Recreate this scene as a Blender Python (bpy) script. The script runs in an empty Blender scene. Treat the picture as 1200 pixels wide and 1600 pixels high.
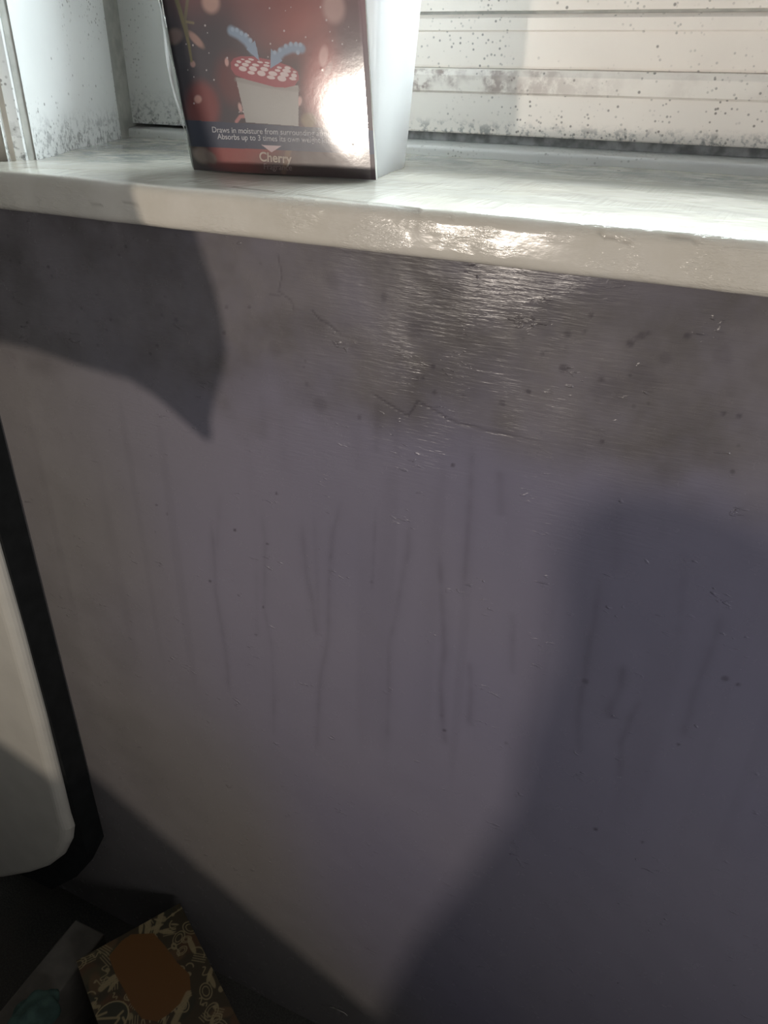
import bpy, bmesh, math, random
import numpy as np
from mathutils import Vector, Matrix

SC = bpy.context.scene
COL = SC.collection
random.seed(4)
rng = np.random.default_rng(4)

# ------------------------------------------------------------------ camera
FPX = 1200.0
YAW, PITCH, ROLL = math.radians(24.673), math.radians(29.876), math.radians(-1.150)
fwd = Vector((-math.sin(YAW) * math.cos(PITCH), math.cos(YAW) * math.cos(PITCH), -math.sin(PITCH)))
rgt0 = Vector((math.cos(YAW), math.sin(YAW), 0))
dwn0 = fwd.cross(rgt0)
rgt = math.cos(ROLL) * rgt0 + math.sin(ROLL) * dwn0
dwn = -math.sin(ROLL) * rgt0 + math.cos(ROLL) * dwn0
cam_d = bpy.data.cameras.new('camera')
cam = bpy.data.objects.new('camera', cam_d)
COL.objects.link(cam)
cam_d.sensor_fit = 'VERTICAL'
cam_d.sensor_height = 32.0
cam_d.lens = 32.0 * FPX / 1600.0
cam_d.clip_start = 0.01
m = Matrix((rgt, -dwn, -fwd)).transposed().to_4x4()
cam.matrix_world = m
SC.camera = cam

SC.view_settings.view_transform = 'Standard'
SC.view_settings.look = 'None'
SC.view_settings.gamma = 1.0
SC.view_settings.use_curve_mapping = False
SC.view_settings.exposure = 0.0

# ------------------------------------------------------------------ world and lights
world = bpy.data.worlds.new('world')
SC.world = world
world.use_nodes = True
bg = world.node_tree.nodes['Background']
bg.inputs[0].default_value = (0.92, 0.96, 1.0, 1)
bg.inputs[1].default_value = 0.06

LAMP = Vector((-0.387, -0.50, -0.125))


def lamp(name, kind, loc, power, color, size=None, target=None, size_y=None):
    d = bpy.data.lights.new(name, kind)
    d.energy = power
    d.color = color
    if kind == 'AREA':
        d.shape = 'RECTANGLE'
        d.size = size
        d.size_y = size_y or size
    else:
        d.shadow_soft_size = size
    o = bpy.data.objects.new(name, d)
    o.location = loc
    if target is not None:
        o.rotation_euler = (Vector(target) - Vector(loc)).to_track_quat('-Z', 'Y').to_euler()
    COL.objects.link(o)
    return o


lamp('low_lamp', 'POINT', LAMP, 10.0, (1.0, 0.89, 0.78), 0.014)
lamp('window_daylight', 'AREA', (0.12, 1.15, 0.75), 168.0, (0.82, 0.95, 1.0), 1.3, (0.05, 0.45, -0.05), 0.9)
lamp('right_fill_light', 'AREA', (1.05, -0.62, -0.12), 10.0, (0.97, 0.97, 1.0), 0.6, (0.1, 0.4, -0.4), 0.7)  # fill light added at the right, no window stands there

# ------------------------------------------------------------------ constants
W = 0.40        # wall face
YS = 0.36       # sill front
ZB, ZT = -0.080, -0.0572
YL = 0.61       # ledge front
ZF = -0.95      # floor


def ray(px):
    return rgt * ((px[0] - 600) / FPX) + dwn * ((px[1] - 800) / FPX) + fwd


def on_y(px, y=W):
    d = ray(px)
    return d * (y / d.y)


def on_z(px, z):
    d = ray(px)
    return d * (z / d.z)


def on_plane(px, o, n):
    d = ray(px)
    return d * (o.dot(n) / d.dot(n))


def lin(c):
    return tuple((v / 255 / 12.92) if v / 255 <= 0.04045 else ((v / 255 + 0.055) / 1.055) ** 2.4 for v in c)


# ------------------------------------------------------------------ node helper
class NT:
    def __init__(self, name):
        self.mat = bpy.data.materials.new(name)
        self.mat.use_nodes = True
        self.t = self.mat.node_tree
        self.t.nodes.clear()
        self.out = self.t.nodes.new('ShaderNodeOutputMaterial')

    def n(self, typ, **kw):
        nd = self.t.nodes.new('ShaderNode' + typ)
        for k, v in kw.items():
            setattr(nd, k, v)
        return nd

    def set(self, nd, key, v):
        s = nd.inputs[key]
        if isinstance(v, bpy.types.NodeSocket):
            self.t.links.new(v, s)
        else:
            if isinstance(v, (tuple, list)) and s.type == 'RGBA' and len(v) == 3:
                v = (*v, 1)
            s.default_value = v

    def coord(self, scale=(1, 1, 1), loc=(0, 0, 0), rot=(0, 0, 0)):
        tc = self.n('TexCoord')
        mp = self.n('Mapping')
        self.t.links.new(tc.outputs['Object'], mp.inputs['Vector'])
        mp.inputs['Scale'].default_value = scale
        mp.inputs['Location'].default_value = loc
        mp.inputs['Rotation'].default_value = rot
        return mp.outputs[0]

    def noise(self, vec, scale=5, detail=3, rough=0.5, dist=0.0):
        nd = self.n('TexNoise')
        self.t.links.new(vec, nd.inputs['Vector'])
        nd.inputs['Scale'].default_value = scale
        nd.inputs['Detail'].default_value = detail
        nd.inputs['Roughness'].default_value = rough
        nd.inputs['Distortion'].default_value = dist
        return nd.outputs['Fac']

    def voro(self, vec, scale=5, feature='F1'):
        nd = self.n('TexVoronoi', feature=feature)
        self.t.links.new(vec, nd.inputs['Vector'])
        nd.inputs['Scale'].default_value = scale
        return nd.outputs['Distance']

    def ramp(self, fac, a, b, lo=0.0, hi=1.0):
        nd = self.n('MapRange', interpolation_type='SMOOTHSTEP')
        for k, v in zip(('Value', 'From Min', 'From Max', 'To Min', 'To Max'), (fac, a, b, lo, hi)):
            self.set(nd, k, v)
        return nd.outputs[0]

    def math(self, op, a, b=0.0):
        nd = self.n('Math', operation=op)
        self.set(nd, 0, a)
        self.set(nd, 1, b)
        return nd.outputs[0]

    def mix(self, fac, a, b):
        nd = self.n('Mix', data_type='RGBA')
        self.set(nd, 0, fac)
        self.set(nd, 6, a)
        self.set(nd, 7, b)
        return nd.outputs[2]

    def attr(self, name, out='Fac'):
        nd = self.n('Attribute', attribute_name=name)
        return nd.outputs[out]

    def sep(self, vec):
        nd = self.n('SeparateXYZ')
        self.t.links.new(vec, nd.inputs[0])
        return nd.outputs

    def bump(self, h, strength=0.5, dist=0.001, normal=None):
        nd = self.n('Bump')
        self.set(nd, 'Height', h)
        nd.inputs['Strength'].default_value = strength
        nd.inputs['Distance'].default_value = dist
        if normal is not None:
            self.t.links.new(normal, nd.inputs['Normal'])
        return nd.outputs[0]

    def pbr(self, color, rough=0.5, normal=None, **kw):
        p = self.n('BsdfPrincipled')
        self.set(p, 'Base Color', color)
        self.set(p, 'Roughness', rough)
        if normal is not None:
            self.set(p, 'Normal', normal)
        for k, v in kw.items():
            self.set(p, k.replace('_', ' '), v)
        self.t.links.new(p.outputs[0], self.out.inputs[0])
        return p


def plain(name, rgb, rough=0.6, nscale=60, amt=0.12, **kw):
    k = NT(name)
    f = k.noise(k.coord(), nscale, 4)
    c = k.mix(k.ramp(f, 0.3, 0.7), tuple(v * (1 - amt) for v in rgb), tuple(v * (1 + amt) for v in rgb))
    k.pbr(c, rough, k.bump(f, 0.2, 0.0005), **kw)
    return k.mat


# ------------------------------------------------------------------ materials
def mat_wall():
    k = NT('lilac_wall_paint')
    co = k.coord()
    x, y, z = k.sep(co)
    grime = k.attr('grime')
    streak = k.attr('streak')
    n1 = k.noise(co, 14, 4, 0.6)
    n2 = k.noise(co, 60, 4, 0.6)
    purple = k.mix(k.ramp(k.noise(co, 4, 2), 0.3, 0.7), (0.206, 0.192, 0.248), (0.232, 0.213, 0.256))
    grey = k.mix(k.ramp(n1, 0.3, 0.7), (0.120, 0.107, 0.104), (0.208, 0.188, 0.194))
    dingy_shade = k.attr('dingy_shade')
    purple = k.mix(dingy_shade, purple, (0.213, 0.197, 0.188))  # discoloured paint and brown shade tone, both mixed into the colour
    gm = k.math('MULTIPLY', grime, k.ramp(n2, 0.15, 0.65, 0.75, 1.0))
    c = k.mix(gm, purple, grey)
    # fine specks of mould in the grimy band
    sp = k.ramp(k.voro(co, 95), 0.06, 0.18, 1.0, 0.0)
    sp = k.math('MULTIPLY', sp, k.ramp(k.noise(co, 30, 3), 0.50, 0.64))
    sp = k.math('MULTIPLY', sp, gm)
    c = k.mix(k.math('MULTIPLY', sp, 0.6), c, (0.05, 0.045, 0.05))
    c = k.mix(k.math('MULTIPLY', streak, 0.75), c, (0.055, 0.045, 0.055))
    # brush strokes run along the wall in the upper band, faint below
    st = k.noise(k.coord((55, 1, 560), rot=(0, math.radians(1.5), 0)), 1.0, 3, 0.6, 0.4)
    st2 = k.noise(k.coord((110, 1, 800)), 1.0, 2, 0.5, 0.2)
    zone = k.ramp(z, -0.29, -0.21)
    zone = k.math('MULTIPLY', zone, k.ramp(k.noise(co, 13, 3), 0.36, 0.64, 0.15, 1.0))
    h = k.math('MULTIPLY', k.math('ADD', st, k.math('MULTIPLY', st2, 0.5)), zone)
    lumps = k.ramp(k.noise(k.coord((110, 1, 300), rot=(0, math.radians(-12), 0)), 1.0, 2, 0.5, 0.8), 0.60, 0.76)
    lumps = k.math('MULTIPLY', lumps, k.ramp(k.noise(co, 38, 2), 0.56, 0.68))
    h = k.math('ADD', h, k.math('MULTIPLY', lumps, 1.5))
    h = k.math('SUBTRACT', h, k.math('MULTIPLY', k.attr('crack'), 0.5))
    h = k.math('ADD', h, k.math('MULTIPLY', k.noise(co, 26, 3), 1.3))
    nb = k.bump(h, 1.0, 0.00036)
    k.pbr(c, k.ramp(n2, 0.2, 0.8, 0.20, 0.30), nb, Specular_IOR_Level=0.5)
    return k.mat


def mat_sill():
    k = NT('glossy_white_sill_paint')
    co = k.coord()
    x, y, z = k.sep(co)
    n1 = k.noise(k.coord((1, 1.6, 1)), 18, 5, 0.65)
    n2 = k.noise(k.coord((0.5, 1, 1)), 110, 4, 0.6)
    base = k.mix(k.ramp(n1, 0.3, 0.7), (0.66, 0.61, 0.515), (0.74, 0.69, 0.605))
    # grey grime gathers along the back of the ledge and in the left corner
    back = k.ramp(y, 0.47, 0.60)
    left = k.math('MULTIPLY', k.ramp(x, -0.30, -0.44), k.ramp(y, 0.395, 0.47))
    g = k.math('MAXIMUM', k.math('MULTIPLY', back, 0.85), left)
    g = k.math('MULTIPLY', g, k.ramp(k.math('ADD', k.math('MULTIPLY', n1, 0.6), k.math('MULTIPLY', n2, 0.4)), 0.36, 0.62))
    c = k.mix(g, base, (0.27, 0.28, 0.27))
    sp = k.ramp(k.voro(co, 34), 0.03, 0.06, 1.0, 0.0)
    sp = k.math('MULTIPLY', sp, k.ramp(k.noise(co, 30, 2), 0.60, 0.66))
    c = k.mix(sp, c, (0.12, 0.12, 0.11))
    c = k.mix(k.math('MULTIPLY', k.attr('crack'), 0.7), c, (0.20, 0.16, 0.12))
    st = k.noise(k.coord((220, 1, 800), rot=(0, math.radians(2), 0)), 1.0, 3, 0.6, 0.4)
    pt = k.ramp(k.noise(k.coord((1, 1, 1.5)), 24, 3), 0.42, 0.62)
    h = k.math('ADD', k.math('MULTIPLY', st, pt), k.math('MULTIPLY', n2, 0.25))
    h = k.math('SUBTRACT', h, k.attr('crack'))
    k.pbr(c, 0.17, k.bump(h, 1.0, 0.0007), Specular_IOR_Level=0.5)
    return k.mat


def mat_frame(name, base, spots=1.0, patch=0.0, dirty_lo=None, blue=0.0):
    k = NT(name)
    co = k.coord()
    x, y, z = k.sep(co)
    n1 = k.noise(co, 16, 4, 0.6)
    n2 = k.noise(co, 90, 4, 0.65)
    c = k.mix(k.ramp(n1, 0.25, 0.75), tuple(v * 0.95 for v in base), base)
    v = k.voro(co, 120)
    s = k.ramp(v, 0.06, 0.17, 1.0, 0.0)
    s = k.math('MULTIPLY', s, k.ramp(k.noise(co, 28, 3, 0.7), 0.49, 0.60))
    s2 = k.ramp(k.voro(k.coord((1, 1, 1), (3, 1, 2)), 260), 0.12, 0.3, 1.0, 0.0)
    s2 = k.math('MULTIPLY', s2, k.ramp(k.noise(k.coord((1, 1, 1), (2, 0, 5)), 20, 3, 0.7), 0.47, 0.62))
    s = k.math('MAXIMUM', s, s2)
    c = k.mix(k.math('MULTIPLY', s, spots), c, (0.16, 0.14, 0.12))
    if patch:
        # brown mottled mould on the upper part of the bottom rail, thick at its left end
        pm = k.math('MULTIPLY', k.ramp(z, -0.016, -0.011), k.ramp(z, 0.0025, 0.001))
        pm = k.math('MULTIPLY', pm, k.ramp(x, -0.10, -0.24, 0.15, 1.0))
        pm = k.math('MULTIPLY', pm, k.ramp(k.noise(co, 40, 3), 0.36, 0.56))
        pm = k.math('MULTIPLY', pm, k.ramp(n2, 0.36, 0.56))
        c = k.mix(k.math('MULTIPLY', pm, patch), c, (0.33, 0.25, 0.22))
    if dirty_lo:
        d = k.ramp(z, dirty_lo[1], dirty_lo[0])
        d = k.math('MULTIPLY', d, k.ramp(k.math('ADD', k.math('MULTIPLY', k.noise(co, 230, 3, 0.7), 0.6), k.math('MULTIPLY', n2, 0.4)), 0.47, 0.60))
        c = k.mix(k.math('MULTIPLY', d, 0.8), c, (0.20, 0.20, 0.19))
    k.pbr(c, 0.38, k.bump(n2, 0.25, 0.0006))
    return k.mat


def mat_attr(name, rough, gain=1.0, coat=0.0, attr='paint'):
    k = NT(name)
    col = k.attr(attr, 'Color')
    n2 = k.noise(k.coord(), 160, 3)
    g = k.n('Mix', data_type='RGBA', blend_type='MULTIPLY')
    k.set(g, 0, 1.0)
    k.set(g, 6, col)
    k.set(g, 7, (gain, gain, gain))
    k.pbr(g.outputs[2], rough, k.bump(n2, 0.1, 0.0002), Coat_Weight=coat, Coat_Roughness=0.12)
    return k.mat


def mat_film(name='clear_wrap_film', milky=0.0):
    k = NT(name)
    co = k.coord()
    h = k.math('ADD', k.math('ADD', k.noise(co, 30, 2, 0.4), k.math('MULTIPLY', k.noise(co, 170, 3, 0.6), 0.35)), k.math('MULTIPLY', k.ramp(k.voro(co, 90), 0.0, 0.12, 1, 0), 0.25))
    nb = k.bump(h, 0.25, 0.0003)
    gl = k.n('BsdfGlossy')
    gl.inputs['Roughness'].default_value = 0.12
    k.set(gl, 'Normal', nb)
    tr = k.n('BsdfTransparent')
    fr = k.n('Fresnel')
    fr.inputs[0].default_value = 1.5
    k.set(fr, 'Normal', nb)
    ms = k.n('MixShader')
    k.set(ms, 0, k.math('ADD', k.math('MULTIPLY', fr.outputs[0], 1.3), 0.04))
    k.t.links.new(tr.outputs[0], ms.inputs[1])
    k.t.links.new(gl.outputs[0], ms.inputs[2])
    res = ms.outputs[0]
    if milky:
        df = k.n('BsdfDiffuse')
        df.inputs[0].default_value = (0.85, 0.85, 0.83, 1)
        m2 = k.n('MixShader')
        k.set(m2, 0, milky)
        k.t.links.new(res, m2.inputs[1])
        k.t.links.new(df.outputs[0], m2.inputs[2])
        res = m2.outputs[0]
    k.t.links.new(res, k.out.inputs[0])
    return k.mat


def mat_glass():
    k = NT('window_glass')
    gl = k.n('BsdfGlossy')
    gl.inputs['Roughness'].default_value = 0.02
    tr = k.n('BsdfTransparent')
    fr = k.n('Fresnel')
    fr.inputs[0].default_value = 1.45
    ms = k.n('MixShader')
    k.set(ms, 0, k.math('MULTIPLY', fr.outputs[0], 1.0))
    k.t.links.new(tr.outputs[0], ms.inputs[1])
    k.t.links.new(gl.outputs[0], ms.inputs[2])
    k.t.links.new(ms.outputs[0], k.out.inputs[0])
    return k.mat


def mat_carpet():
    k = NT('dark_carpet')
    co = k.coord()
    n = k.noise(co, 420, 4, 0.7)
    n1 = k.noise(co, 14, 3)
    c = k.mix(k.ramp(n1, 0.35, 0.65), (0.075, 0.077, 0.068), (0.11, 0.10, 0.085))
    c = k.mix(k.ramp(n, 0.4, 0.7), c, (0.15, 0.14, 0.12))
    k.pbr(c, 0.95, k.bump(n, 0.8, 0.003))
    return k.mat


M_WALL = mat_wall()
M_SILL = mat_sill()
M_RAIL = mat_frame('mouldy_frame_plastic', (0.86, 0.80, 0.73), 0.85, 0.95, (-0.040, -0.030))
M_SASH = mat_frame('sash_plastic', (0.88, 0.80, 0.72), 0.8)
M_REVEAL = mat_frame('reveal_paint', (0.85, 0.85, 0.83), 0.75, 0.0, (-0.057, -0.025))
M_STILE = mat_frame('stile_plastic', (0.82, 0.81, 0.78), 0.5, 0.0, (-0.045, -0.015))
M_LEDGE = mat_frame('ledge_paint', (0.74, 0.73, 0.70), 0.5)
M_GAP = plain('grimy_gap', (0.22, 0.22, 0.215), 0.7, 120, 0.4)
M_BEAD = plain('dull_corner_bead', (0.42, 0.41, 0.37), 0.6, 80, 0.15)
M_JAMB = plain('cream_jamb_paint', (0.55, 0.50, 0.42), 0.6, 40, 0.06)
M_HEAT = plain('white_heater_enamel', (0.58, 0.55, 0.48), 0.45, 30, 0.04)
M_SHADE = plain('shade_black', (0.012, 0.013, 0.013), 0.85, 60, 0.2, Specular_IOR_Level=0.2)  # near-black; on the heater it stands for the shaded gap
M_TUB = plain('translucent_white_plastic', (0.90, 0.92, 0.92), 0.32, 30, 0.02,
              Subsurface_Weight=1.0, Subsurface_Radius=(1, 1, 1), Subsurface_Scale=0.05)
M_CARD = mat_attr('printed_card', 0.35, 1.6)
M_EDGE = plain('white_card_edge', (0.62, 0.61, 0.57), 0.6)
M_TEXT = plain('pale_lettering', (0.85, 0.85, 0.88), 0.5)
M_TEXT2 = plain('cream_lettering', (0.75, 0.66, 0.58), 0.5)
M_TEXT3 = plain('pink_lettering', (0.52, 0.38, 0.36), 0.5)
M_FILM = mat_film()
M_FOLD = mat_film('folded_wrap_film', 0.55)
M_GLASS = mat_glass()
M_CARPET = mat_carpet()
M_BOX = mat_attr('doodle_print', 0.5, 1.0)
M_BOXSIDE = plain('brown_box_side', (0.10, 0.075, 0.05), 0.6)
M_GREYBOX = plain('grey_brown_board', (0.17, 0.155, 0.13), 0.7)
M_TEAL = plain('teal_matte', (0.065, 0.12, 0.10), 0.9, 90, 0.3)
M_CURT = plain('dark_curtain_cloth', (0.06, 0.055, 0.05), 0.9)
M_BLOCKER = plain('brown_blocker_cover', (0.07, 0.06, 0.05), 0.9)  # cover of the unseen light blockers
M_THREAD = plain('pale_thread', (0.45, 0.42, 0.36), 0.8)


# ------------------------------------------------------------------ object helpers
def link(name, me, mat, parent=None, smooth=False):
    if mat is not None:
        me.materials.append(mat)
    if smooth:
        me.polygons.foreach_set('use_smooth', np.ones(len(me.polygons), bool))
    o = bpy.data.objects.new(name, me)
    COL.objects.link(o)
    if parent is not None:
        o.parent = parent
        o.matrix_parent_inverse = parent.matrix_world.inverted()
    return o


def pydata(name, vs, fs, mat, parent=None, smooth=False, recalc=True):
    me = bpy.data.meshes.new(name)
    me.from_pydata([tuple(v) for v in vs], [], fs)
    if recalc:
        bm = bmesh.new()
        bm.from_mesh(me)
        bmesh.ops.recalc_face_normals(bm, faces=bm.faces)
        bm.to_mesh(me)
        bm.free()
    me.update()
    return link(name, me, mat, parent, smooth)


def bevel(o, w, seg=3):
    b = o.modifiers.new('bevel', 'BEVEL')
    b.width = w
    b.segments = seg
    b.limit_method = 'ANGLE'
    b.angle_limit = math.radians(30)
    return o


def extrude_x(name, prof, x0, x1, mat, parent=None, smooth=False):
    """prof: closed (y, z) outline run along x."""
    n = len(prof)
    vs = [(x0, p[0], p[1]) for p in prof] + [(x1, p[0], p[1]) for p in prof]
    fs = [(i, (i + 1) % n, n + (i + 1) % n, n + i) for i in range(n)] + [tuple(range(n)), tuple(range(n, 2 * n))]
    return pydata(name, vs, fs, mat, parent, smooth)


def extrude_z(name, prof, z0, z1, mat, parent=None, smooth=False):
    n = len(prof)
    vs = [(p[0], p[1], z0) for p in prof] + [(p[0], p[1], z1) for p in prof]
    fs = [(i, (i + 1) % n, n + (i + 1) % n, n + i) for i in range(n)] + [tuple(range(n)), tuple(range(n, 2 * n))]
    return pydata(name, vs, fs, mat, parent, smooth)


def extrude_y(name, prof, y0, y1, mat, parent=None, smooth=False):
    n = len(prof)
    vs = [(p[0], y0, p[1]) for p in prof] + [(p[0], y1, p[1]) for p in prof]
    fs = [(i, (i + 1) % n, n + (i + 1) % n, n + i) for i in range(n)] + [tuple(range(n)), tuple(range(n, 2 * n))]
    return pydata(name, vs, fs, mat, parent, smooth)


def empty(name, loc):
    o = bpy.data.objects.new(name, None)
    o.location = loc
    o.empty_display_size = 0.02
    COL.objects.link(o)
    bpy.context.view_layer.update()
    return o


def tag(o, label, cat):
    o['label'] = label
    o['category'] = cat
    return o


def struct(o):
    o['kind'] = 'structure'
    return o


def grid_mesh(name, xs, ys):
    """A flat grid of quads; returns mesh and the coordinate arrays."""
    nx, ny = len(xs), len(ys)
    U, V = np.meshgrid(xs, ys)
    i = np.arange((ny - 1) * (nx - 1))
    r, c = i // (nx - 1), i % (nx - 1)
    a = r * nx + c
    quads = np.stack([a, a + 1, a + nx + 1, a + nx], 1).astype(np.int32)
    me = bpy.data.meshes.new(name)
    me.vertices.add(nx * ny)
    me.loops.add(quads.size)
    me.polygons.add(len(quads))
    me.loops.foreach_set('vertex_index', quads.ravel())
    me.polygons.foreach_set('loop_start', np.arange(0, quads.size, 4, dtype=np.int32))
    return me, U.ravel(), V.ravel()


def finish_grid(me, P):
    me.vertices.foreach_set('co', np.ascontiguousarray(P, dtype=np.float32).ravel())
    me.update(calc_edges=True)
    me.validate()


def set_float(me, name, arr):
    a = me.attributes.new(name, 'FLOAT', 'POINT')
    a.data.foreach_set('value', np.ascontiguousarray(arr, dtype=np.float32))


def set_color(me, name, arr):
    a = me.attributes.new(name, 'FLOAT_COLOR', 'POINT')
    rgba = np.ones((len(arr), 4), np.float32)
    rgba[:, :3] = arr
    a.data.foreach_set('color', rgba.ravel())


def sm(t):
    t = np.clip(t, 0, 1)
    return t * t * (3 - 2 * t)


def dist_poly(U, V, pts, R):
    """Distance to a polyline, only near it (others get R)."""
    D = np.full(U.shape, R, float)
    T = np.zeros(U.shape)
    n = len(pts) - 1
    for k in range(n):
        (x0, y0), (x1, y1) = pts[k], pts[k + 1]
        sel = np.nonzero((U > min(x0, x1) - R) & (U < max(x0, x1) + R) & (V > min(y0, y1) - R) & (V < max(y0, y1) + R))[0]
        if not len(sel):
            continue
        dx, dy = x1 - x0, y1 - y0
        L = dx * dx + dy * dy + 1e-12
        t = np.clip(((U[sel] - x0) * dx + (V[sel] - y0) * dy) / L, 0, 1)
        d = np.hypot(U[sel] - x0 - t * dx, V[sel] - y0 - t * dy)
        b = d < D[sel]
        D[sel[b]] = d[b]
        T[sel[b]] = (k + t[b]) / n
    return D, T


def in_poly(U, V, pts):
    ins = np.zeros(U.shape, bool)
    n = len(pts)
    for k in range(n):
        x0, y0 = pts[k]
        x1, y1 = pts[(k + 1) % n]
        c = ((y0 > V) != (y1 > V))
        with np.errstate(divide='ignore', invalid='ignore'):
            xi = (x1 - x0) * (V - y0) / (y1 - y0 + 1e-15) + x0
        ins ^= c & (U < xi)
    return ins


def vnoise(U, V, scale, seed=0):
    """Smooth value noise in 0..1."""
    g = np.random.default_rng(seed).random((128, 128))
    x, y = U * scale + 40, V * scale + 40
    xi, yi = np.floor(x).astype(int), np.floor(y).astype(int)
    fx, fy = sm(x - xi), sm(y - yi)
    f = lambda a, b: g[a % 128, b % 128]
    return (f(xi, yi) * (1 - fx) + f(xi + 1, yi) * fx) * (1 - fy) + (f(xi, yi + 1) * (1 - fx) + f(xi + 1, yi + 1) * fx) * fy


class Paint:
    """Print on a flat grid: colours per vertex in linear light."""

    def __init__(self, U, V, base):
        self.U, self.V = U, V
        self.c = np.tile(np.array(lin(base)), (len(U), 1))

    def over(self, a, rgb):
        self.c += a[:, None] * (np.array(lin(rgb)) - self.c)

    def ell(self, c, rx, ry, rgb, soft=0.3, ang=0.0, alpha=1.0):
        dx, dy = self.U - c[0], self.V - c[1]
        ca, sa = math.cos(ang), math.sin(ang)
        r = np.hypot((dx * ca + dy * sa) / rx, (-dx * sa + dy * ca) / ry)
        self.over(alpha * sm((1 + soft - r) / (2 * soft + 1e-6)), rgb)

    def ring(self, c, rx, ry, w, rgb, ang=0.0, alpha=1.0):
        dx, dy = self.U - c[0], self.V - c[1]
        ca, sa = math.cos(ang), math.sin(ang)
        r = np.hypot((dx * ca + dy * sa) / rx, (-dx * sa + dy * ca) / ry)
        d = np.abs(r - 1) * min(rx, ry)
        self.over(alpha * sm((w - d) / (0.6 * w)), rgb)

    def line(self, pts, w, rgb, soft=0.5, alpha=1.0, w1=None):
        D, T = dist_poly(self.U, self.V, pts, 3 * w)
        ww = w if w1 is None else w + (w1 - w) * T
        self.over(alpha * sm((ww * (1 + soft) - D) / (2 * soft * ww + 1e-9)), rgb)

    def poly(self, pts, rgb, alpha=1.0):
        self.over(alpha * in_poly(self.U, self.V, pts).astype(float), rgb)


# ================================================================== THE SETTING
# ---- wall under the sill: a fine grid, its stains and cracks stored as masks
xs = np.concatenate([[-1.3, -0.9, -0.7], np.arange(-0.62, 0.23, 0.00125), [0.3, 0.5, 0.9]])
zs = np.concatenate([np.arange(ZF, -0.90, 0.01), np.arange(-0.90, -0.0649, 0.00125)])
me, U, V = grid_mesh('wall_front', xs, zs)
wpt = lambda p: (on_y(p).x, on_y(p).z)
wl = lambda pts: [wpt(p) for p in pts]
# grimy band below the sill, ragged lower border
bx = np.array([wpt(p) for p in [(0, 560), (200, 560), (340, 600), (480, 612), (600, 640), (700, 672), (820, 705), (950, 740), (1100, 765), (1200, 770)]])
edge = np.interp(U, bx[:, 0], bx[:, 1])
rag = (vnoise(U, V, 28, 1) - 0.5) * 0.035 + (vnoise(U, V, 75, 2) - 0.5) * 0.02
grime = sm((V - edge + rag) / 0.075 + 0.5)
cleft = sm((U + 0.33) / -0.16)
dingy_shade = sm((-0.24 - U + np.clip(-0.50 - V, 0, 1) * 0.75 + (vnoise(U, V, 9, 41) - .5) * .1) / 0.26)  # dingy paint plus the brown of the lower-left shade
grime = np.maximum(grime, 0.3 * cleft)
grime = np.clip(grime * (0.72 + 0.5 * vnoise(U, V, 34, 3)), 0, 1)
streak = np.zeros(len(U))
drips = [
    ([(328, 800), (334, 860), (337, 925), (350, 1000), (355, 1040), (358, 1090)], 4, .28),
    ([(405, 780), (414, 850), (412, 950), (424, 1010), (428, 1090), (428, 1160)], 4, .20),
    ([(400, 880), (402, 1000)], 4, .12),
    ([(345, 760), (338, 860), (330, 900)], 5, .14),
    ([(470, 800), (478, 900), (488, 940), (496, 1000)], 5, .24),
    ([(490, 790), (494, 880), (497, 960), (496, 1000)], 4, .14),
    ([(537, 770), (520, 830), (514, 900), (512, 1000), (500, 1060), (497, 1120), (495, 1180)], 4, .28),
    ([(588, 780), (582, 900), (580, 925)], 3, .22),
    ([(640, 780), (638, 860), (627, 910), (618, 960), (606, 1010), (606, 1100), (603, 1190)], 5, .26),
    ([(685, 830), (688, 900), (692, 970), (694, 1020), (688, 1070), (692, 1140), (698, 1170)], 5, .34),
    ([(738, 690), (735, 770), (730, 850), (722, 950)], 5, .28),
    ([(733, 1030), (736, 1080), (732, 1140)], 5, .26),
    ([(800, 950), (801, 1060)], 5, .26),
    ([(850, 960), (848, 1030)], 5, .16),
    ([(940, 890), (930, 960), (918, 1020), (912, 1065), (904, 1110), (905, 1190)], 5, .30),
    ([(975, 1030), (970, 1075), (950, 1110), (958, 1125)], 6, .34),
    ([(1005, 1085), (985, 1125), (970, 1160), (968, 1230)], 5, .32),
    ([(1130, 950), (1110, 1020), (1085, 1080), (1065, 1160)], 5, .26),
    ([(1040, 700), (1035, 850)], 5, .10), ([(1070, 850), (1060, 1000)], 6, .14),
    ([(590, 620), (588, 710)], 6, .22), ([(620, 640), (618, 720)], 7, .16),
    ([(780, 730), (784, 810)], 6, .22), ([(410, 610), (412, 690)], 8, .12), ([(690, 700), (692, 760)], 7, .12),
    ([(965, 740), (962, 900)], 6, .10), ([(560, 640), (558, 740)], 8, .10), ([(440, 640), (446, 740)], 8, .10),
]
for pts, w, s in drips:
    w = w * 0.00042
    s = s * 0.85
    D, T = dist_poly(U, V, wl(pts), 0.012)
    fade = sm(T / 0.15) * sm((1 - T) / 0.10) * (0.55 + 0.6 * vnoise(U, V, 120, 7))
    a = s * fade * (0.75 * np.exp(-(D / w) ** 2) + 0.45 * np.exp(-(D / (2.6 * w)) ** 2)) * (D < 0.012)
    streak = np.maximum(streak, a)
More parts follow.
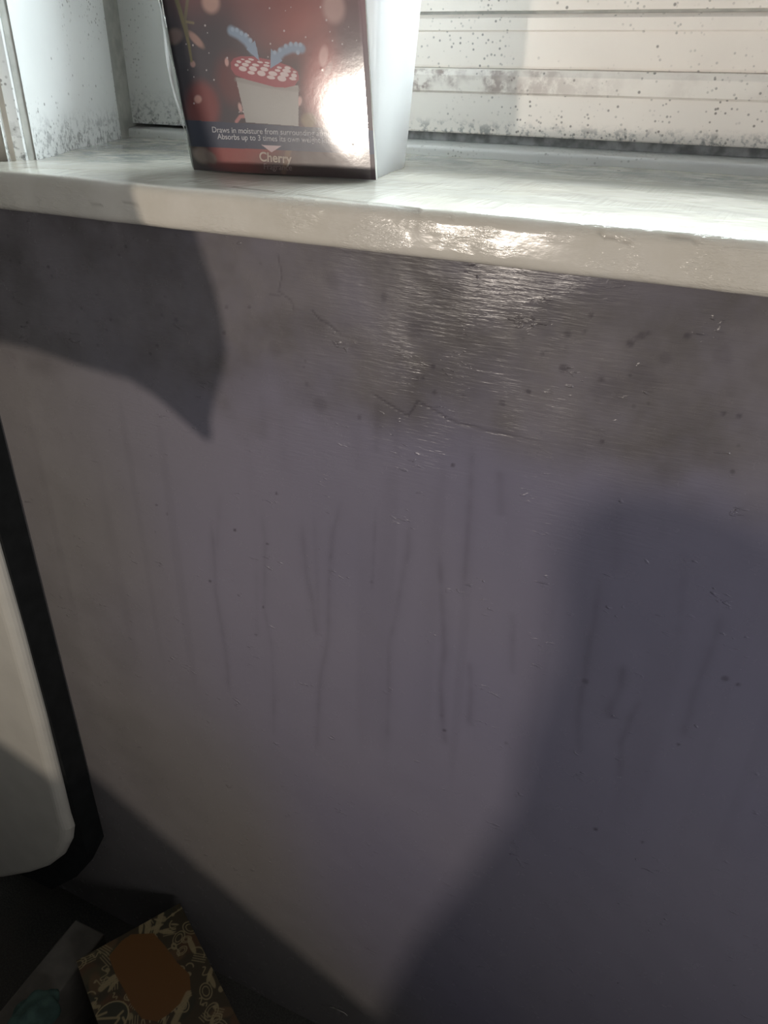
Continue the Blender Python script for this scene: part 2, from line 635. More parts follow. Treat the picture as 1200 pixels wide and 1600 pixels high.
spots = [(648, 512, 15, .5), (857, 470, 6, .8), (887, 522, 5, .8), (880, 575, 6, .7), (884, 545, 3, .4), (940, 593, 4, .8),
         (825, 612, 4, .8), (676, 573, 4, .9), (652, 592, 3, .8), (661, 591, 3, .8), (679, 613, 3, .7), (724, 619, 3, .5), (785, 630, 5, .6),
         (985, 537, 5, .8), (1003, 524, 5, .7), (995, 528, 4, .5), (1012, 521, 4, .6), (1073, 525, 4, .8), (924, 492, 3, .9),
         (1131, 646, 3, .7), (1155, 650, 3, .7), (941, 690, 3, .8), (913, 518, 3, .6), (848, 552, 3, .6), (859, 502, 3, .5), (600, 465, 5, .5),
         (736, 478, 3, .6), (1040, 560, 8, .3), (1130, 555, 12, .25), (950, 600, 22, .25), (1000, 590, 20, .2), (730, 530, 18, .18),
         (560, 545, 14, .2), (430, 545, 12, .2), (500, 630, 12, .25), (562, 652, 4, .5), (480, 600, 4, .35), (520, 440, 12, .2),
         (367, 829, 3, 1), (328, 908, 3, 1), (417, 850, 2.4, 1), (411, 949, 2.4, .9), (245, 789, 2.4, .9), (432, 771, 2.2, .9), (400, 992, 2.4, .8),
         (261, 803, 2, .6), (243, 831, 2, .6), (172, 672, 2, .5), (690, 1118, 5, .5), (694, 1142, 4, .8), (914, 1065, 6, .6), (931, 1295, 4, .9),
         (1060, 1163, 3, .9), (1133, 1060, 5, .6), (1153, 1069, 3, .7), (790, 1162, 4, .4), (1004, 1315, 2, .7), (580, 910, 3, .6),
         (707, 727, 3, .8), (245, 540, 3, .6), (275, 500, 4, .5), (150, 460, 3, .5), (350, 520, 3, .5), (390, 480, 3, .6), (354, 480, 3, .5)]
for x_, y_, r_, s_ in spots:
    c0 = wpt((x_, y_))
    r = r_ * 0.00036
    sel = np.nonzero((np.abs(U - c0[0]) < 3 * r + .003) & (np.abs(V - c0[1]) < 3 * r + .003))[0]
    d = np.hypot(U[sel] - c0[0], V[sel] - c0[1]) * (0.8 + 0.4 * vnoise(U[sel], V[sel], 300, 9))
    streak[sel] = np.maximum(streak[sel], s_ * sm(1.6 - d / max(r, .0009)))
# broad faint run marks
runs = vnoise(U, V * 0.03, 90, 12) * sm((-0.16 - V) / 0.08) * sm((V + 0.62) / 0.2)
streak = np.maximum(streak, 0.11 * sm((runs - 0.55) / 0.3))
crack = np.zeros(len(U))
for pts, w, s in [([(575, 610), (605, 630), (637, 650), (645, 640), (652, 627), (690, 648), (705, 657), (760, 672), (825, 685), (905, 699)], 2.2, 1),
                  ([(432, 392), (440, 430), (435, 455), (455, 470), (460, 492)], 2, .6), ([(485, 483), (500, 500), (515, 508), (538, 527)], 2.2, .8),
                  ([(655, 470), (700, 480), (730, 470)], 2, .3), ([(420, 460), (440, 462)], 2, .4)]:
    D, T = dist_poly(U, V, wl(pts), 0.006)
    w *= 0.00030
    a = s * np.exp(-(D / w) ** 2) * sm(T / .05) * sm((1 - T) / .2) * (D < 0.006)
    crack = np.maximum(crack, a)
streak = np.maximum(streak, crack * 0.75)
# the wall itself is slightly uneven, plaster thicker in flaked areas
depth = W + (vnoise(U, V, 12, 20) - .5) * 0.0012 + (vnoise(U, V, 45, 21) - .5) * 0.0005
finish_grid(me, np.stack([U, depth, V], 1))
set_float(me, 'grime', grime)
set_float(me, 'dingy_shade', dingy_shade)
set_float(me, 'streak', np.clip(streak, 0, 1))
set_float(me, 'crack', crack)
wall = struct(link('wall_front', me, M_WALL, None, True))

# body of the wall behind its face, and the wall left of the window
struct(extrude_x('wall_body', [(W + 0.004, ZF), (0.70, ZF), (0.70, -0.084), (W + 0.004, -0.084)], -1.3, 0.9, M_JAMB))

# left jamb: plan outline measured on the sill's top
za = ZT
p0, p1, p2, p3, p4 = [on_z(p, za) for p in [(22, 253), (41, 250.5), (57, 248.5), (190, 217), (201, 205)]]
jx = p0.x
struct(extrude_z('wall_left', [(-1.3, W), (jx - 0.012, W), (jx - 0.004, W + 0.002), (jx, p0.y + 0.002), (jx - 0.03, p0.y + 0.01), (jx - 0.30, 0.70), (-1.3, 0.70)], ZT - 0.001, 1.2, M_JAMB))
struct(extrude_z('trim_1', [(jx - 0.001, p0.y - 0.004), (p1.x - 0.003, p1.y - 0.006), (p1.x, p1.y), (p1.x - 0.02, p1.y + 0.05), (jx - 0.03, p1.y + 0.05)], ZT - 0.001, 1.2, M_REVEAL))
struct(extrude_z('trim_2', [(p1.x - 0.001, p1.y + 0.003), (p2.x - 0.001, p2.y + 0.001), (p2.x - 0.03, p2.y + 0.06), (p1.x - 0.03, p1.y + 0.06)], ZT - 0.001, 1.2, M_BEAD))
struct(extrude_z('trim_3', [(p2.x, p2.y), (p3.x, p3.y), (p3.x - 0.06, p3.y + 0.03), (p2.x - 0.06, p2.y + 0.06)], ZT - 0.001, 1.2, M_REVEAL))

# floor
fl = pydata('floor', [(-1.3, -1.3, ZF), (0.9, -1.3, ZF), (0.9, 0.70, ZF), (-1.3, 0.70, ZF),
                      (-1.3, -1.3, ZF - .05), (0.9, -1.3, ZF - .05), (0.9, 0.70, ZF - .05), (-1.3, 0.70, ZF - .05)],
            [(0, 1, 2, 3), (4, 5, 6, 7), (0, 1, 5, 4), (1, 2, 6, 5), (2, 3, 7, 6), (3, 0, 4, 7)], M_CARPET)
struct(fl)

# ---- window sill: bullnosed board, fine along its length so that chips and cracks can be carved in
prof = []
r1, r2 = 0.006, 0.005
prof.append((YL + 0.06, ZT))
for y in np.linspace(YL + 0.02, YS + r1 + 0.002, 110):
    prof.append((y, ZT - 0.0006 * math.sin(y * 60)))
for a in np.linspace(90, 180, 8):
    prof.append((YS + r1 + r1 * math.cos(math.radians(a)), ZT - r1 + r1 * math.sin(math.radians(a))))
for zz in np.linspace(ZT - r1 - .001, ZB + r2 + .001, 9):
    prof.append((YS, zz))
for a in np.linspace(180, 270, 6):
    prof.append((YS + r2 + r2 * math.cos(math.radians(a)), ZB + r2 + r2 * math.sin(math.radians(a))))
prof.append((W + 0.05, ZB))
prof = np.array(prof)
sx = np.concatenate([[-1.0, -0.8], np.arange(-0.66, 0.24, 0.0022), [0.4, 0.9]])
me, PI_, XX = grid_mesh('sill_board', np.arange(len(prof)), sx)
PI_ = PI_.astype(int)
Y, Z = prof[PI_, 0].copy(), prof[PI_, 1].copy()
Y += (vnoise(XX, Z, 40, 31) - .5) * 0.0012 * (Y < YS + 0.01)
Z += (vnoise(XX, Y, 30, 32) - .5) * 0.0007 * (Z > ZB + 0.015)
s_cr = np.zeros(len(XX))
tl = lambda pts: [(on_z(p, ZT).x, on_z(p, ZT).y) for p in pts]
fl_ = lambda pts: [(on_y(p, YS).x, on_y(p, YS).z) for p in pts]
for pts in [[(300, 284), (380, 295), (460, 303), (600, 320), (700, 331)], [(30, 262), (120, 266)]]:
    D, T = dist_poly(XX, Y, tl(pts), 0.01)
    s_cr = np.maximum(s_cr, 0.6 * np.exp(-(D / 0.0016) ** 2) * (vnoise(XX, Y, 110, 5) > .35) * (Z > ZT - .004) * (D < .01))
for pts in [[(935, 362), (945, 372), (960, 373), (985, 382)], [(1045, 372), (1075, 374), (1090, 380)], [(192, 316), (215, 321)], [(145, 320), (160, 321)]]:
    D, T = dist_poly(XX, Z, fl_(pts), 0.008)
    s_cr = np.maximum(s_cr, 0.45 * np.exp(-(D / 0.0007) ** 2) * (Y < YS + .008) * (D < .008))
finish_grid(me, np.stack([XX, Y, Z], 1))
set_float(me, 'crack', s_cr)
sill = struct(link('window_sill', me, M_SILL, None, True))
sill.name = 'trim_4'

# ---- window: ledge, bottom rail, sash rail, bead, stile, glass
X0, X1 = -0.62, 0.85
win = empty('window_1', (0, YL, ZT))
struct(win)
led = []
for a in np.linspace(180, 90, 6):
    led.append((YL + 0.003 + 0.003 * math.cos(math.radians(a)), ZT + 0.0075 - 0.003 + 0.003 * math.sin(math.radians(a))))
led = [(YL, ZT - 0.004)] + led + [(YL + 0.028, ZT + 0.0095), (0.665, ZT + 0.0095), (0.665, ZT - 0.004)]
extrude_x('ledge', led, X0, X1, M_LEDGE, win)
extrude_x('gap_strip', [(0.636, ZT + 0.0095), (0.637, -0.0405), (0.66, -0.0405), (0.66, ZT + 0.0095)], X0, X1, M_GAP, win)
yr = 0.632
rail = [(yr + 0.001, -0.0415), (yr, -0.0405), (yr, -0.0140), (yr - 0.0022, -0.0125), (yr - 0.003, -0.0020), (yr - 0.001, 0.0022), (yr + 0.006, 0.0030), (0.68, 0.003), (0.68, -0.0415)]
extrude_x('bottom_rail', rail, X0, X1, M_RAIL, win)
sash = [(yr + 0.004, 0.0030), (yr + 0.0035, 0.0045), (yr + 0.0035, 0.0262), (yr + 0.002, 0.0272), (yr + 0.002, 0.0345), (yr + 0.006, 0.0372), (0.68, 0.0372), (0.68, 0.003)]
extrude_x('sash_rail', sash, X0, X1, M_SASH, win)
extrude_x('bead_groove', [(yr + 0.008, 0.0372), (yr + 0.008, 0.0392), (0.68, 0.0392), (0.68, 0.0372)], X0, X1, M_BEAD, win)
extrude_x('glazing_bead', [(yr + 0.005, 0.0392), (yr + 0.005, 0.050), (yr + 0.016, 0.060), (0.68, 0.060), (0.68, 0.0392)], X0, X1, M_SASH, win)
sxl = on_y((207, 190), yr - 0.010).x
stile = [(sxl - 0.03, yr), (sxl, yr - 0.010), (-0.43, yr - 0.010), (-0.424, yr - 0.004), (-0.424, 0.68), (-0.60, 0.68)]
extrude_z('stile', stile, -0.046, 1.15, M_STILE, win)
extrude_z('stile_groove', [(p3.x - 0.008, p3.y - 0.004), (p3.x - 0.001, p3.y + 0.001), (sxl + 0.0005, yr - 0.0105), (sxl - 0.002, yr + 0.01), (-0.62, yr + 0.01)], ZT - 0.001, 1.15, M_BEAD, win)
pydata('glass_pane', [(-0.43, 0.652, 0.05), (X1, 0.652, 0.05), (X1, 0.652, 1.1), (-0.43, 0.652, 1.1),
                      (-0.43, 0.656, 0.05), (X1, 0.656, 0.05), (X1, 0.656, 1.1), (-0.43, 0.656, 1.1)],
       [(0, 1, 2, 3), (4, 5, 6, 7), (0, 1, 5, 4), (1, 2, 6, 5), (2, 3, 7, 6), (3, 0, 4, 7)], M_GLASS, win)

# ================================================================== THINGS
# ---- moisture absorber: tapered tub with a printed card front, in clear wrap
O = on_z((304, 265), ZT)
B2 = on_z((588, 281), ZT)
Ux = (B2 - O).normalized()
LEAN = math.radians(2.0)
back = Vector((-Ux.y, Ux.x, 0))
Vx = (Vector((0, 0, 1)) * math.cos(LEAN) - back * math.sin(LEAN)).normalized()
Nx = Ux.cross(Vx)                   # towards the room
CW, CH, CD = (B2 - O).length, 0.152, 0.086
root = empty('moisture_absorber', (O + B2) / 2)
tag(root, 'boxed cherry moisture absorber, white tub with a dark red card front, on the white sill', 'moisture absorber')


def uv(px):
    q = on_plane(px, O, Nx) - O
    return (q.dot(Ux), q.dot(Vx))


def P3(u, v, d=0.0):
    return O + Ux * u + Vx * v + Nx * d


# tub: rounded rectangular section, widening upwards
def tub_ring(h, grow, rc, d0=0.0012):
    hw, dep = CW / 2 - 0.001 + grow * 0.2, CD + grow * 2.0
    pts = []
    for cx, cy, a0 in ((hw - .004, .004, -90), (hw - rc, dep - rc, 0), (-hw + rc, dep - rc, 90), (-hw + .004, .004, 180)):
        rr = .004 if cy < .01 else rc
        for a in np.linspace(a0, a0 + 90, 9):
            pts.append((cx + rr * math.cos(math.radians(a)), cy + rr * math.sin(math.radians(a))))
    base = (O + B2) / 2
    lean = math.tan(LEAN) * h
    return [base + Ux * x + back * (y + d0 - lean) + Vector((0, 0, h)) for x, y in pts]


rings = [tub_ring(0.0, -0.003, 0.02), tub_ring(0.0012, -0.001, 0.021), tub_ring(0.004, 0.0, 0.022)]
for h in np.linspace(0.02, 0.15, 8):
    rings.append(tub_ring(h, h * 0.12, 0.022))
n = len(rings[0])
vs = [v for r in rings for v in r]
fs = [(i * n + j, i * n + (j + 1) % n, (i + 1) * n + (j + 1) % n, (i + 1) * n + j) for i in range(len(rings) - 1) for j in range(n)]
fs += [tuple(range(n)), tuple(range((len(rings) - 1) * n, len(rings) * n))]
tub = pydata('tub', vs, fs, M_TUB, root, True)

# card front
tL, tR = uv((254, 0)), uv((571, 0))
kL, kR = tL[0] / tL[1], (tR[0] - CW) / tR[1]
us = np.linspace(0, 1, 560)
vv = np.linspace(0, CH, 640)
me, S, Vc = grid_mesh('card_front', us, vv)
Uc = kL * Vc + S * (CW + (kR - kL) * Vc)
pc = Paint(Uc, Vc, (66, 52, 62))
PX = 0.000425     # metres per photo pixel on the card
E = lambda px, rx, ry, rgb, soft=.5, ang=0., alpha=1.: pc.ell(uv(px), rx * PX, ry * PX, rgb, soft, ang, alpha)
Lc = lambda pts, w, rgb, alpha=1., w1=None: pc.line([uv(p) for p in pts], w * PX, rgb, .5, alpha, None if w1 is None else w1 * PX)
E((300, 100), 60, 120, (58, 50, 66), .9, 0, .7)
E((490, 5), 80, 40, (124, 70, 74), .7)
E((455, 15), 55, 45, (158, 78, 74), .8)
E((400, 20), 40, 30, (108, 60, 68), .9, 0, .6)
E((430, -70), 100, 50, (130, 62, 62), .7)
E((290, -60), 50, 50, (120, 60, 62), .8)
E((512, 138), 36, 56, (158, 70, 70), .4)
E((520, 130), 20, 40, (178, 88, 84), .8, 0, .7)
E((548, 60), 22, 60, (98, 72, 84), .9, 0, .8)
E((500, 210), 40, 20, (96, 52, 58), .8)
E((365, 125), 26, 30, (104, 46, 52), .5)
E((318, 165), 26, 30, (128, 44, 46), .35)
E((308, 180), 18, 14, (140, 52, 50), .9, 0, .7)
E((385, 245), 66, 24, (150, 52, 46), .4)
E((300, 240), 26, 26, (70, 54, 54), .6)
E((500, 262), 80, 22, (84, 62, 60), .8)
E((440, 262), 30, 16, (92, 60, 56), .7)
for q, rx, ry, col, ang in [((330, 4), 13, 12, (178, 140, 130), 0), ((522, 12), 15, 17, (176, 140, 136), 0.2), ((273, 57), 13, 9, (150, 120, 112), .3),
                            ((307, 62), 14, 5, (160, 122, 112), -.7), ((316, 242), 14, 11, (150, 126, 112), -.2), ((330, 246), 10, 7, (136, 112, 100), -.6),
                            ((310, 155), 6, 5, (200, 150, 140), .3), ((506, 88), 6, 12, (196, 150, 146), -.2), ((514, 108), 4, 10, (180, 140, 138), -.5),
                            ((483, 188), 11, 9, (132, 112, 86), 0), ((302, 100), 4, 4, (170, 130, 124), 0), ((355, 97), 3, 5, (196, 150, 146), 0),
                            ((376, 168), 3, 6, (190, 150, 146), .2), ((468, 158), 4, 6, (200, 160, 156), -.3)]:
    E(q, rx, ry, col, .35, ang)
Lc([(268, -30), (280, 10), (290, 45), (296, 70), (300, 95)], 3.6, (120, 112, 66), 1, 1.8)
Lc([(296, -20), (290, 30), (294, 55)], 2.2, (108, 100, 66), .8)
Lc([(292, 34), (303, 36)], 1.5, (130, 118, 80), .8)
Lc([(370, 190), (376, 182), (388, 181), (394, 187)], 2.4, (190, 120, 120), .9)
Lc([(520, 112), (530, 120), (545, 122)], 2, (180, 130, 130), .7)
Lc([(452, 232), (447, 255), (444, 268)], 4, (130, 96, 70), .8)
for k in range(46):
    q = (rng.uniform(270, 570), rng.uniform(0, 180))
    r = rng.uniform(.5, 1.3)
    E(q, r, r, (206, 196, 200), .4, 0, .8)
# tub picture
pc.poly([uv(p) for p in [(369, 121), (467, 134), (467, 197), (385, 191)]], (162, 160, 157))
Lc([(370, 124), (420, 134), (466, 140)], 3, (138, 132, 130), .5)
lid = [(361, 98), (366, 91), (376, 88), (395, 88), (430, 95), (455, 104), (466, 112), (468, 124), (461, 134), (446, 137), (430, 136), (385, 124), (368, 117), (362, 108)]
pc.poly([uv(p) for p in lid], (158, 58, 74))
cells = [(670, 482, 24, 10), (765, 464, 28, 7), (700, 464, 18, 5), (740, 482, 30, 10), (652, 508, 20, 11), (720, 505, 34, 13), (800, 508, 34, 10), (700, 537, 39, 18), (780, 537, 39, 18),
         (868, 540, 38, 15), (765, 568, 35, 12), (845, 573, 40, 20), (935, 575, 42, 17), (920, 605, 40, 13), (1005, 613, 42, 21), (1025, 581, 42, 17),
         (1050, 530, 30, 11), (1042, 553, 40, 13), (1100, 590, 27, 15), (1090, 615, 34, 11), (972, 550, 27, 9), (985, 528, 24, 8), (885, 512, 30, 9), (835, 485, 28, 7), (890, 490, 24, 6), (1105, 562, 18, 7)]
for cx, cy, rx, ry in cells:
    E((240 + cx / 5, cy / 5), rx / 5 * .78, ry / 5 * .84, (206, 192, 192), .10, -.12)
Lc([(362, 48), (374, 54), (386, 64), (396, 78)], 5.6, (128, 152, 178))
pc.poly([uv(p) for p in [(386, 77), (399, 63), (406, 95)]], (128, 152, 178))
Lc([(472, 76), (456, 75), (442, 81), (432, 92)], 5.2, (128, 152, 178))
pc.poly([uv(p) for p in [(424, 76), (442, 95), (423, 107)]], (128, 152, 178))
for q in [(364, 46), (371, 47), (378, 52), (385, 55), (392, 63), (470, 70), (463, 69), (455, 69), (447, 72), (438, 78), (466, 82), (430, 82)]:
    E(q, 2.6, 2.6, (150, 172, 194), .4)
# blue band
band = [uv(p) for p in [(284, 187), (600, 205), (606, 242), (292, 228)]]
pc.poly(band, (46, 54, 82))
pc.poly([uv(p) for p in [(409, 226), (440, 228), (425, 238)]], (190, 166, 170))
edge_d = np.minimum(Uc - kL * Vc, kL * Vc + CW + (kR - kL) * Vc - Uc)
Pw = np.array([P3(0, 0, 0.0006)])[0] + Uc[:, None] * np.array(Ux) + Vc[:, None] * np.array(Vx)
finish_grid(me, Pw)
set_color(me, 'paint', pc.c * 0.74 + pc.c.mean(1, keepdims=True) * 0.16 + 0.018)  # greyed and lifted: veiling haze put into the print colours
card = link('card_front', me, M_CARD, root, True)
card['label'] = 'dark red card printed with cherries and a tub'
# card thickness: white left return and bottom lip
cl = [P3(0, 0, .0006), P3(kL * CH, CH, .0006), P3(kL * CH - .004, CH, -.010), P3(-.0025, 0, -.007)]
cr = [P3(CW, 0, .0006), P3(CW + kR * CH, CH, .0006), P3(CW + kR * CH, CH, -.003), P3(CW, 0, -.003)]
pydata('card_return', cl, [(0, 1, 2, 3)], M_EDGE, root)
pydata('card_return', cr, [(0, 1, 2, 3)], M_EDGE, root)


def lettering(name, txt, size, p_left, p_right, mat, bold=0.0):
    a, b = uv(p_left), uv(p_right)
    cu = bpy.data.curves.new(name, 'FONT')
    cu.body = txt
    cu.size = size
    cu.extrude = 0.00008
    cu.offset = bold
    tmp = bpy.data.objects.new(name + '_src', cu)
    COL.objects.link(tmp)
    bpy.context.view_layer.update()
    me = bpy.data.meshes.new_from_object(tmp)
    bpy.data.objects.remove(tmp)
    bpy.data.curves.remove(cu)
    co = np.array([v.co[:] for v in me.vertices])
    w = co[:, 0].max() - co[:, 0].min()
    s = math.hypot(b[0] - a[0], b[1] - a[1]) / w
    ang = math.atan2(b[1] - a[1], b[0] - a[0])
    x = (co[:, 0] - co[:, 0].min()) * s
    y = co[:, 1] * s
    uu = a[0] + x * math.cos(ang) - y * math.sin(ang)
    vv_ = a[1] + x * math.sin(ang) + y * math.cos(ang)
    P = np.array(P3(0, 0, 0.0008)) + uu[:, None] * np.array(Ux) + vv_[:, None] * np.array(Vx) + co[:, 2:3] * np.array(Nx)
    me.vertices.foreach_set('co', P.astype(np.float32).ravel())
    me.update()
    return link(name, me, mat, root)


lettering('lettering', 'Draws in moisture from surrounding atmosphere', .0062, (333, 206.5), (549, 214), M_TEXT, .00003)
lettering('lettering', 'Absorbs up to 3 times its own weight in water', .0062, (341, 217), (541, 224.5), M_TEXT, .00003)
lettering('lettering', 'Cherry', .0104, (406.5, 251), (457, 255), M_TEXT2, .00022)
lettering('lettering', 'Fragrance', .0056, (413.5, 264), (457, 266), M_TEXT3, .00002)


# clear wrap: follows the front and the sides, stands off at the left in a crumpled fin
def wrap_sheet(name, path, nv=60):
    """path(v) -> list of 3D points across; builds a wrinkled sheet"""
    rows = []
    for i in range(nv):
        rows.append(path(CH * 0.985 * i / (nv - 1) + 0.0003))
    w = len(rows[0])
    vs = [p for r in rows for p in r]
    fs = [(i * w + j, i * w + j + 1, (i + 1) * w + j + 1, (i + 1) * w + j) for i in range(nv - 1) for j in range(w - 1)]
    return pydata(name, vs, fs, M_FILM, root, True)


def front_path(v):
    out = []
    finb = 0.010 * sm(np.array((v - 0.030) / 0.10)) + 0.0008
    # left fin, bulging out above the bottom third
    for t in np.linspace(1, 0, 8):
        dv = 0.0015 * math.sin(v * 210 + t * 3) * t
        out.append(P3(kL * v - float(finb) * t - dv, v, 0.0015 - 0.014 * t * t))
    for t in np.linspace(0.02, 0.98, 60):
        wob = 0.0007 + 0.00012 * math.sin(t * 13 + 2 * math.sin(v * 40)) * math.sin(v * 45 + t * 4)
        out.append(P3(kL * v + t * (CW + (kR - kL) * v), v, 0.0016 + max(0, wob)))
    return out


wf = wrap_sheet('clear_wrap', front_path)

# a fold of the wrap sticks out past the card's left edge
fin_px = [(302.5, 262, 1.5), (297, 235, 3), (291, 205, 5), (284, 175, 8), (278, 150, 11), (272, 120, 12), (266, 90, 10), (262, 60, 9), (258, 30, 9), (254, 0, 9), (248, -50, 12)]
vs, fs = [], []
for i, (x_, y_, w_) in enumerate(fin_px):
    a, b = uv((x_, y_)), uv((x_ - w_, y_ - 1))
    wv = 0.0008 * math.sin(i * 1.7)
    vs += [P3(a[0], a[1], 0.0014), P3((a[0] + b[0]) / 2, a[1], 0.0004 + wv), P3(b[0], b[1], -0.0025 - wv)]
    if i:
        fs += [(3 * i - 3, 3 * i - 2, 3 * i + 1, 3 * i), (3 * i - 2, 3 * i - 1, 3 * i + 2, 3 * i + 1)]
pydata('wrap_fold', vs, fs, M_FOLD, root, True)

# ---- white panel heater on the wall left of the window
hroot = empty('panel_heater', (-0.60, W, -0.70))
tag(hroot, 'white wall panel heater with rounded lower corner and a near-black block for the shaded gap, left of the purple wall', 'heater')
XR = on_y((97, 1270), YS - 0.0).x
YH = YS
XR = -0.5385
outline = [(XR, 0.0), (XR, -0.20)]
for p in [(20, 985), (60, 1130), (88, 1240), (98, 1280), (105, 1302), (103, 1322), (92, 1344), (72, 1359), (45, 1368), (0, 1376)]:
    q = on_y(p, YH)
    outline.append((q.x, max(q.z, ZF + 0.005)))
outline += [(-0.86, ZF + 0.012), (-0.95, ZF + 0.012), (-0.95, 0.0)]
outline[0] = (XR, -0.19)
outline[1] = (XR, -0.25)
outline[-1] = (-0.95, -0.19)
fp = extrude_y('front_panel', outline, YH, YH + 0.02, M_HEAT, hroot)
bevel(fp, 0.012, 5)
gap_o = [(-0.534, -0.20), (-0.534, -0.78), (-0.565, -0.84), (-0.62, -0.90), (-0.94, -0.92), (-0.94, -0.20)]  # dark block in place of the shade behind the panel
extrude_y('gap_shade', gap_o, YH + 0.012, W - 0.0015, M_SHADE, hroot)

# ---- patterned box on the floor
ZX = -0.82
c0 = on_z((281, 1411), ZX)
r1_ = on_z((375, 1600), ZX)
ex = (r1_ - c0).normalized()
ey = Vector((ex.y, -ex.x, 0))       # towards the camera and left
if ey.x > 0:
    ey = -ey
l1 = on_z((112, 1482), ZX)
bw = abs((l1 - c0).dot(ey))
bl = (r1_ - c0).length + 0.05
broot = empty('patterned_box', (c0.x, c0.y, ZF))
tag(broot, 'box with doodle patterned lid and plain orange brown panel on the dark floor', 'box')


def buv(px):
    q = on_z(px, ZX) - c0
    return (q.dot(ex), q.dot(ey))


me, Ub, Vb = grid_mesh('lid', np.linspace(0, bl, 330), np.linspace(0, bw, 220))
pb = Paint(Ub, Vb, (72, 62, 44))
for k in range(40):
    pb.ell((rng.uniform(0, bl), rng.uniform(0, bw)), rng.uniform(.006, .016), rng.uniform(.005, .012), [(98, 68, 44), (60, 58, 44), (84, 78, 54), (110, 84, 56)][k % 4], .3, rng.uniform(0, 3), .8)
LC = (168, 150, 110)
for k in range(190):
    c = (rng.uniform(0, bl), rng.uniform(0, bw))
    a = rng.uniform(0, 3.1)
    kind = k % 6
    s = rng.uniform(.003, .009)
    if kind == 0:
        pb.ring(c, s, s * .7, .0007, LC, a, .8)
        pb.ring(c, s * .6, s * .4, .0006, LC, a, .8)
    elif kind == 1:
        pb.ell(c, s * 1.3, s * .35, LC, .15, a, .8)
    elif kind == 2:
        pts = [(c[0] + s * 2.2 * (t - .5) * math.cos(a) - s * .5 * math.sin(t * 9) * math.sin(a), c[1] + s * 2.2 * (t - .5) * math.sin(a) + s * .5 * math.sin(t * 9) * math.cos(a)) for t in np.linspace(0, 1, 14)]
        pb.line(pts, .0006, LC, .5, .8)
    elif kind == 3:
        pb.ell(c, s * .45, s * .38, LC, .2, a, .75)
    elif kind == 4:
        for j in range(4):
            o_ = (j - 1.5) * .0025
            pb.line([(c[0] - s * math.cos(a) - o_ * math.sin(a), c[1] - s * math.sin(a) + o_ * math.cos(a)), (c[0] + s * math.cos(a) - o_ * math.sin(a), c[1] + s * math.sin(a) + o_ * math.cos(a))], .0005, LC, .5, .7)
    else:
        pts = [(c[0] + s * math.cos(t), c[1] + s * math.sin(t)) for t in np.linspace(a, a + 2.6, 12)]
        pb.line(pts, .0007, LC, .5, .8)
# stripes in the top corner, leaf, round badge, panel
for j in range(7):
    pb.line([buv((258 + j * 5, 1438 - j * 4)), buv((270 + j * 5, 1428 - j * 3))], .0006, LC, .5, .8)
leaf = lambda a, b, w: pb.line([buv(a), ((buv(a)[0] + buv(b)[0]) / 2, (buv(a)[1] + buv(b)[1]) / 2), buv(b)], w, LC, .3, .85)
leaf((252, 1428), (244, 1455), .003)
leaf((178, 1527), (158, 1545), .003)
leaf((232, 1436), (230, 1456), .003)
panel = [(170, 1494), (190, 1470), (205, 1460), (240, 1458), (258, 1478), (276, 1503), (296, 1522), (298, 1545), (290, 1560), (262, 1586), (245, 1596), (222, 1592), (205, 1570), (196, 1550), (180, 1522)]
pb.poly([buv(p) for p in panel], (122, 82, 40))
leaf((294, 1553), (272, 1598), .0032)
pb.ell(buv((174, 1590)), .0150, .0165, (66, 64, 50), .06)
pb.ring(buv((174, 1590)), .0150, .0165, .0009, LC)
for a, b in [((152, 1592), (186, 1590)), ((152, 1588), (166, 1582)), ((186, 1592), (180, 1600)), ((184, 1588), (192, 1580)), ((192, 1590), (196, 1598))]:
    pb.line([buv(a), buv(b)], .0011, LC, .4, .9)
Pb = np.array(c0) + Ub[:, None] * np.array(ex) + Vb[:, None] * np.array(ey)
finish_grid(me, Pb)
set_color(me, 'paint', pb.c)
link('lid', me, M_BOX, broot)
prof = [c0, c0 + ex * bl, c0 + ex * bl + ey * bw, c0 + ey * bw]
bd = extrude_z('box_body', [(p.x, p.y) for p in prof], ZF + 0.0005, ZX - 0.0008, M_BOXSIDE, broot)

# ---- plain grey brown box behind it
ZG = -0.85
g0 = on_z((118, 1436), ZG)
gd = (on_z((28, 1545), ZG) - g0).normalized()
ge = Vector((-gd.y, gd.x, 0))
if ge.x < 0:
    ge = -ge
gw = 0.042
gp = [g0, g0 + gd * 0.16, g0 + gd * 0.16 + ge * gw, g0 + ge * gw]
gb = extrude_z('plain_carton', [(p.x, p.y) for p in gp], ZF + 0.0005, ZG, M_GREYBOX)
bevel(gb, 0.002, 2)
tag(gb, 'plain grey brown carton on the floor, left of the patterned box', 'box')

# ---- small teal lump on top of the plain carton
tc = on_z((52, 1590), -0.835)
bm = bmesh.new()
bmesh.ops.create_icosphere(bm, subdivisions=4, radius=1.0)
for v in bm.verts:
    c = v.co
    k = 1 + .14 * math.sin(c.x * 5 + 1) * math.cos(c.y * 6) + .08 * math.sin(c.z * 9 + c.x * 7)
    v.co = Vector((c.x * .020 * k, c.y * .026 * k, c.z * .013 * k))
zmin = min(v.co.z for v in bm.verts)
for v in bm.verts:
    v.co += Vector((tc.x, tc.y, ZG + 0.0006 - zmin))
me = bpy.data.meshes.new('teal_lump')
bm.to_mesh(me)
bm.free()
cl_ = link('teal_lump', me, M_TEAL, None, True)
tag(cl_, 'small uneven teal lump on the plain carton at the lower left corner', 'lump')

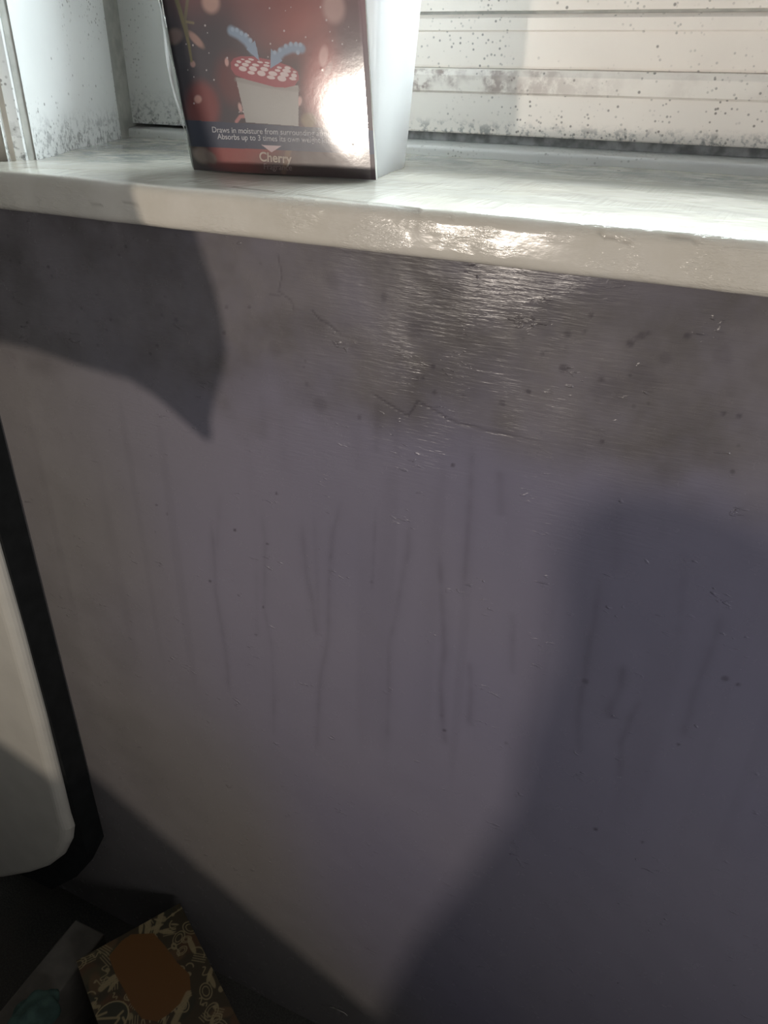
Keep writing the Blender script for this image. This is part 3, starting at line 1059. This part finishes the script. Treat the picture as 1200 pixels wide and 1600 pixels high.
# ---- loose thread on the wall's foot
tp = [on_y(p, W - 0.0012) for p in [(515, 1573), (522, 1575), (530, 1579), (537, 1582), (543, 1587)]]
vs, fs = [], []
for i, q in enumerate(tp):
    for k in range(6):
        a = k * math.pi / 3
        vs.append(q + Vector((0.0003 * math.cos(a) * 0.5, 0.0004 * math.sin(a), 0.0005 * math.cos(a))))
    if i:
        fs += [((i - 1) * 6 + k, (i - 1) * 6 + (k + 1) % 6, i * 6 + (k + 1) % 6, i * 6 + k) for k in range(6)]
th = pydata('loose_thread', vs, fs, M_THREAD, None, True)
tag(th, 'short pale thread clinging low on the purple wall', 'thread')

# ---- unseen dark curtain, its outline shaped to throw the pointed shade
YC = 0.17


def toward_lamp(p, y):
    t = (p.y - y) / (p.y - LAMP.y)
    return p + (LAMP - p) * t


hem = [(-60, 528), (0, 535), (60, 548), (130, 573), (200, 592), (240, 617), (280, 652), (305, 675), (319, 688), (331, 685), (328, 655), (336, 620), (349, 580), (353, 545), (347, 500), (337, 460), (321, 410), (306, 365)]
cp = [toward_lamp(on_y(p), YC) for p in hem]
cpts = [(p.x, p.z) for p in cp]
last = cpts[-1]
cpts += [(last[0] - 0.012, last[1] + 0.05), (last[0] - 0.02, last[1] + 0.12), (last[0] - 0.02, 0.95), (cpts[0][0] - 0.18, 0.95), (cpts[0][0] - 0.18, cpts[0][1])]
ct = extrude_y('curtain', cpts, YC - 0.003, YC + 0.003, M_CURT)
tag(ct, 'unseen dark curtain left of the window, shaped to throw the pointed shade', 'curtain')


# ---- unseen blockers, added and outlined to cast the wall's lower shadows
def shade_blocker(pts, y, name, label):
    q = [toward_lamp(on_y(p), y) for p in pts]
    pp = [(v.x, v.z) for v in q]
    o = extrude_y(name, [(pp[0][0], ZF + 0.001)] + pp + [(pp[-1][0], ZF + 0.001)], y - 0.06, y, M_BLOCKER)
    tag(o, label, 'shade_blocker')
    return o


shade_blocker([(-250, 900), (0, 1110), (150, 1215), (330, 1370), (470, 1490), (600, 1600), (700, 1700)], -0.05, 'left_shade_blocker', 'unseen brown blocker added to shade the lower left wall')
shade_blocker([(560, 1640), (650, 1470), (720, 1380), (800, 1260), (825, 1150), (868, 1010), (872, 850), (900, 790), (960, 765), (1060, 765), (1130, 800), (1160, 900), (1165, 1000), (1190, 1250)], -0.08, 'right_shade_blocker', 'unseen brown blocker shaped to shade the lower right wall')

# ---- unseen block added to keep fill light off the wall's foot
fill_blocker = empty('fill_blocker', (0.45, -0.7, ZF))
tag(fill_blocker, 'unseen brown block added to shade the foot of the purple wall', 'fill_blocker')
mt = extrude_z('blocker_top', [(-0.22, -0.16), (1.1, -0.16), (1.1, -1.25), (-0.22, -1.25)], -0.66, -0.37, M_BLOCKER, fill_blocker)
bevel(mt, 0.04, 4)
extrude_z('blocker_base', [(-0.20, -0.18), (1.08, -0.18), (1.08, -1.23), (-0.20, -1.23)], ZF + 0.001, -0.655, M_SHADE, fill_blocker)
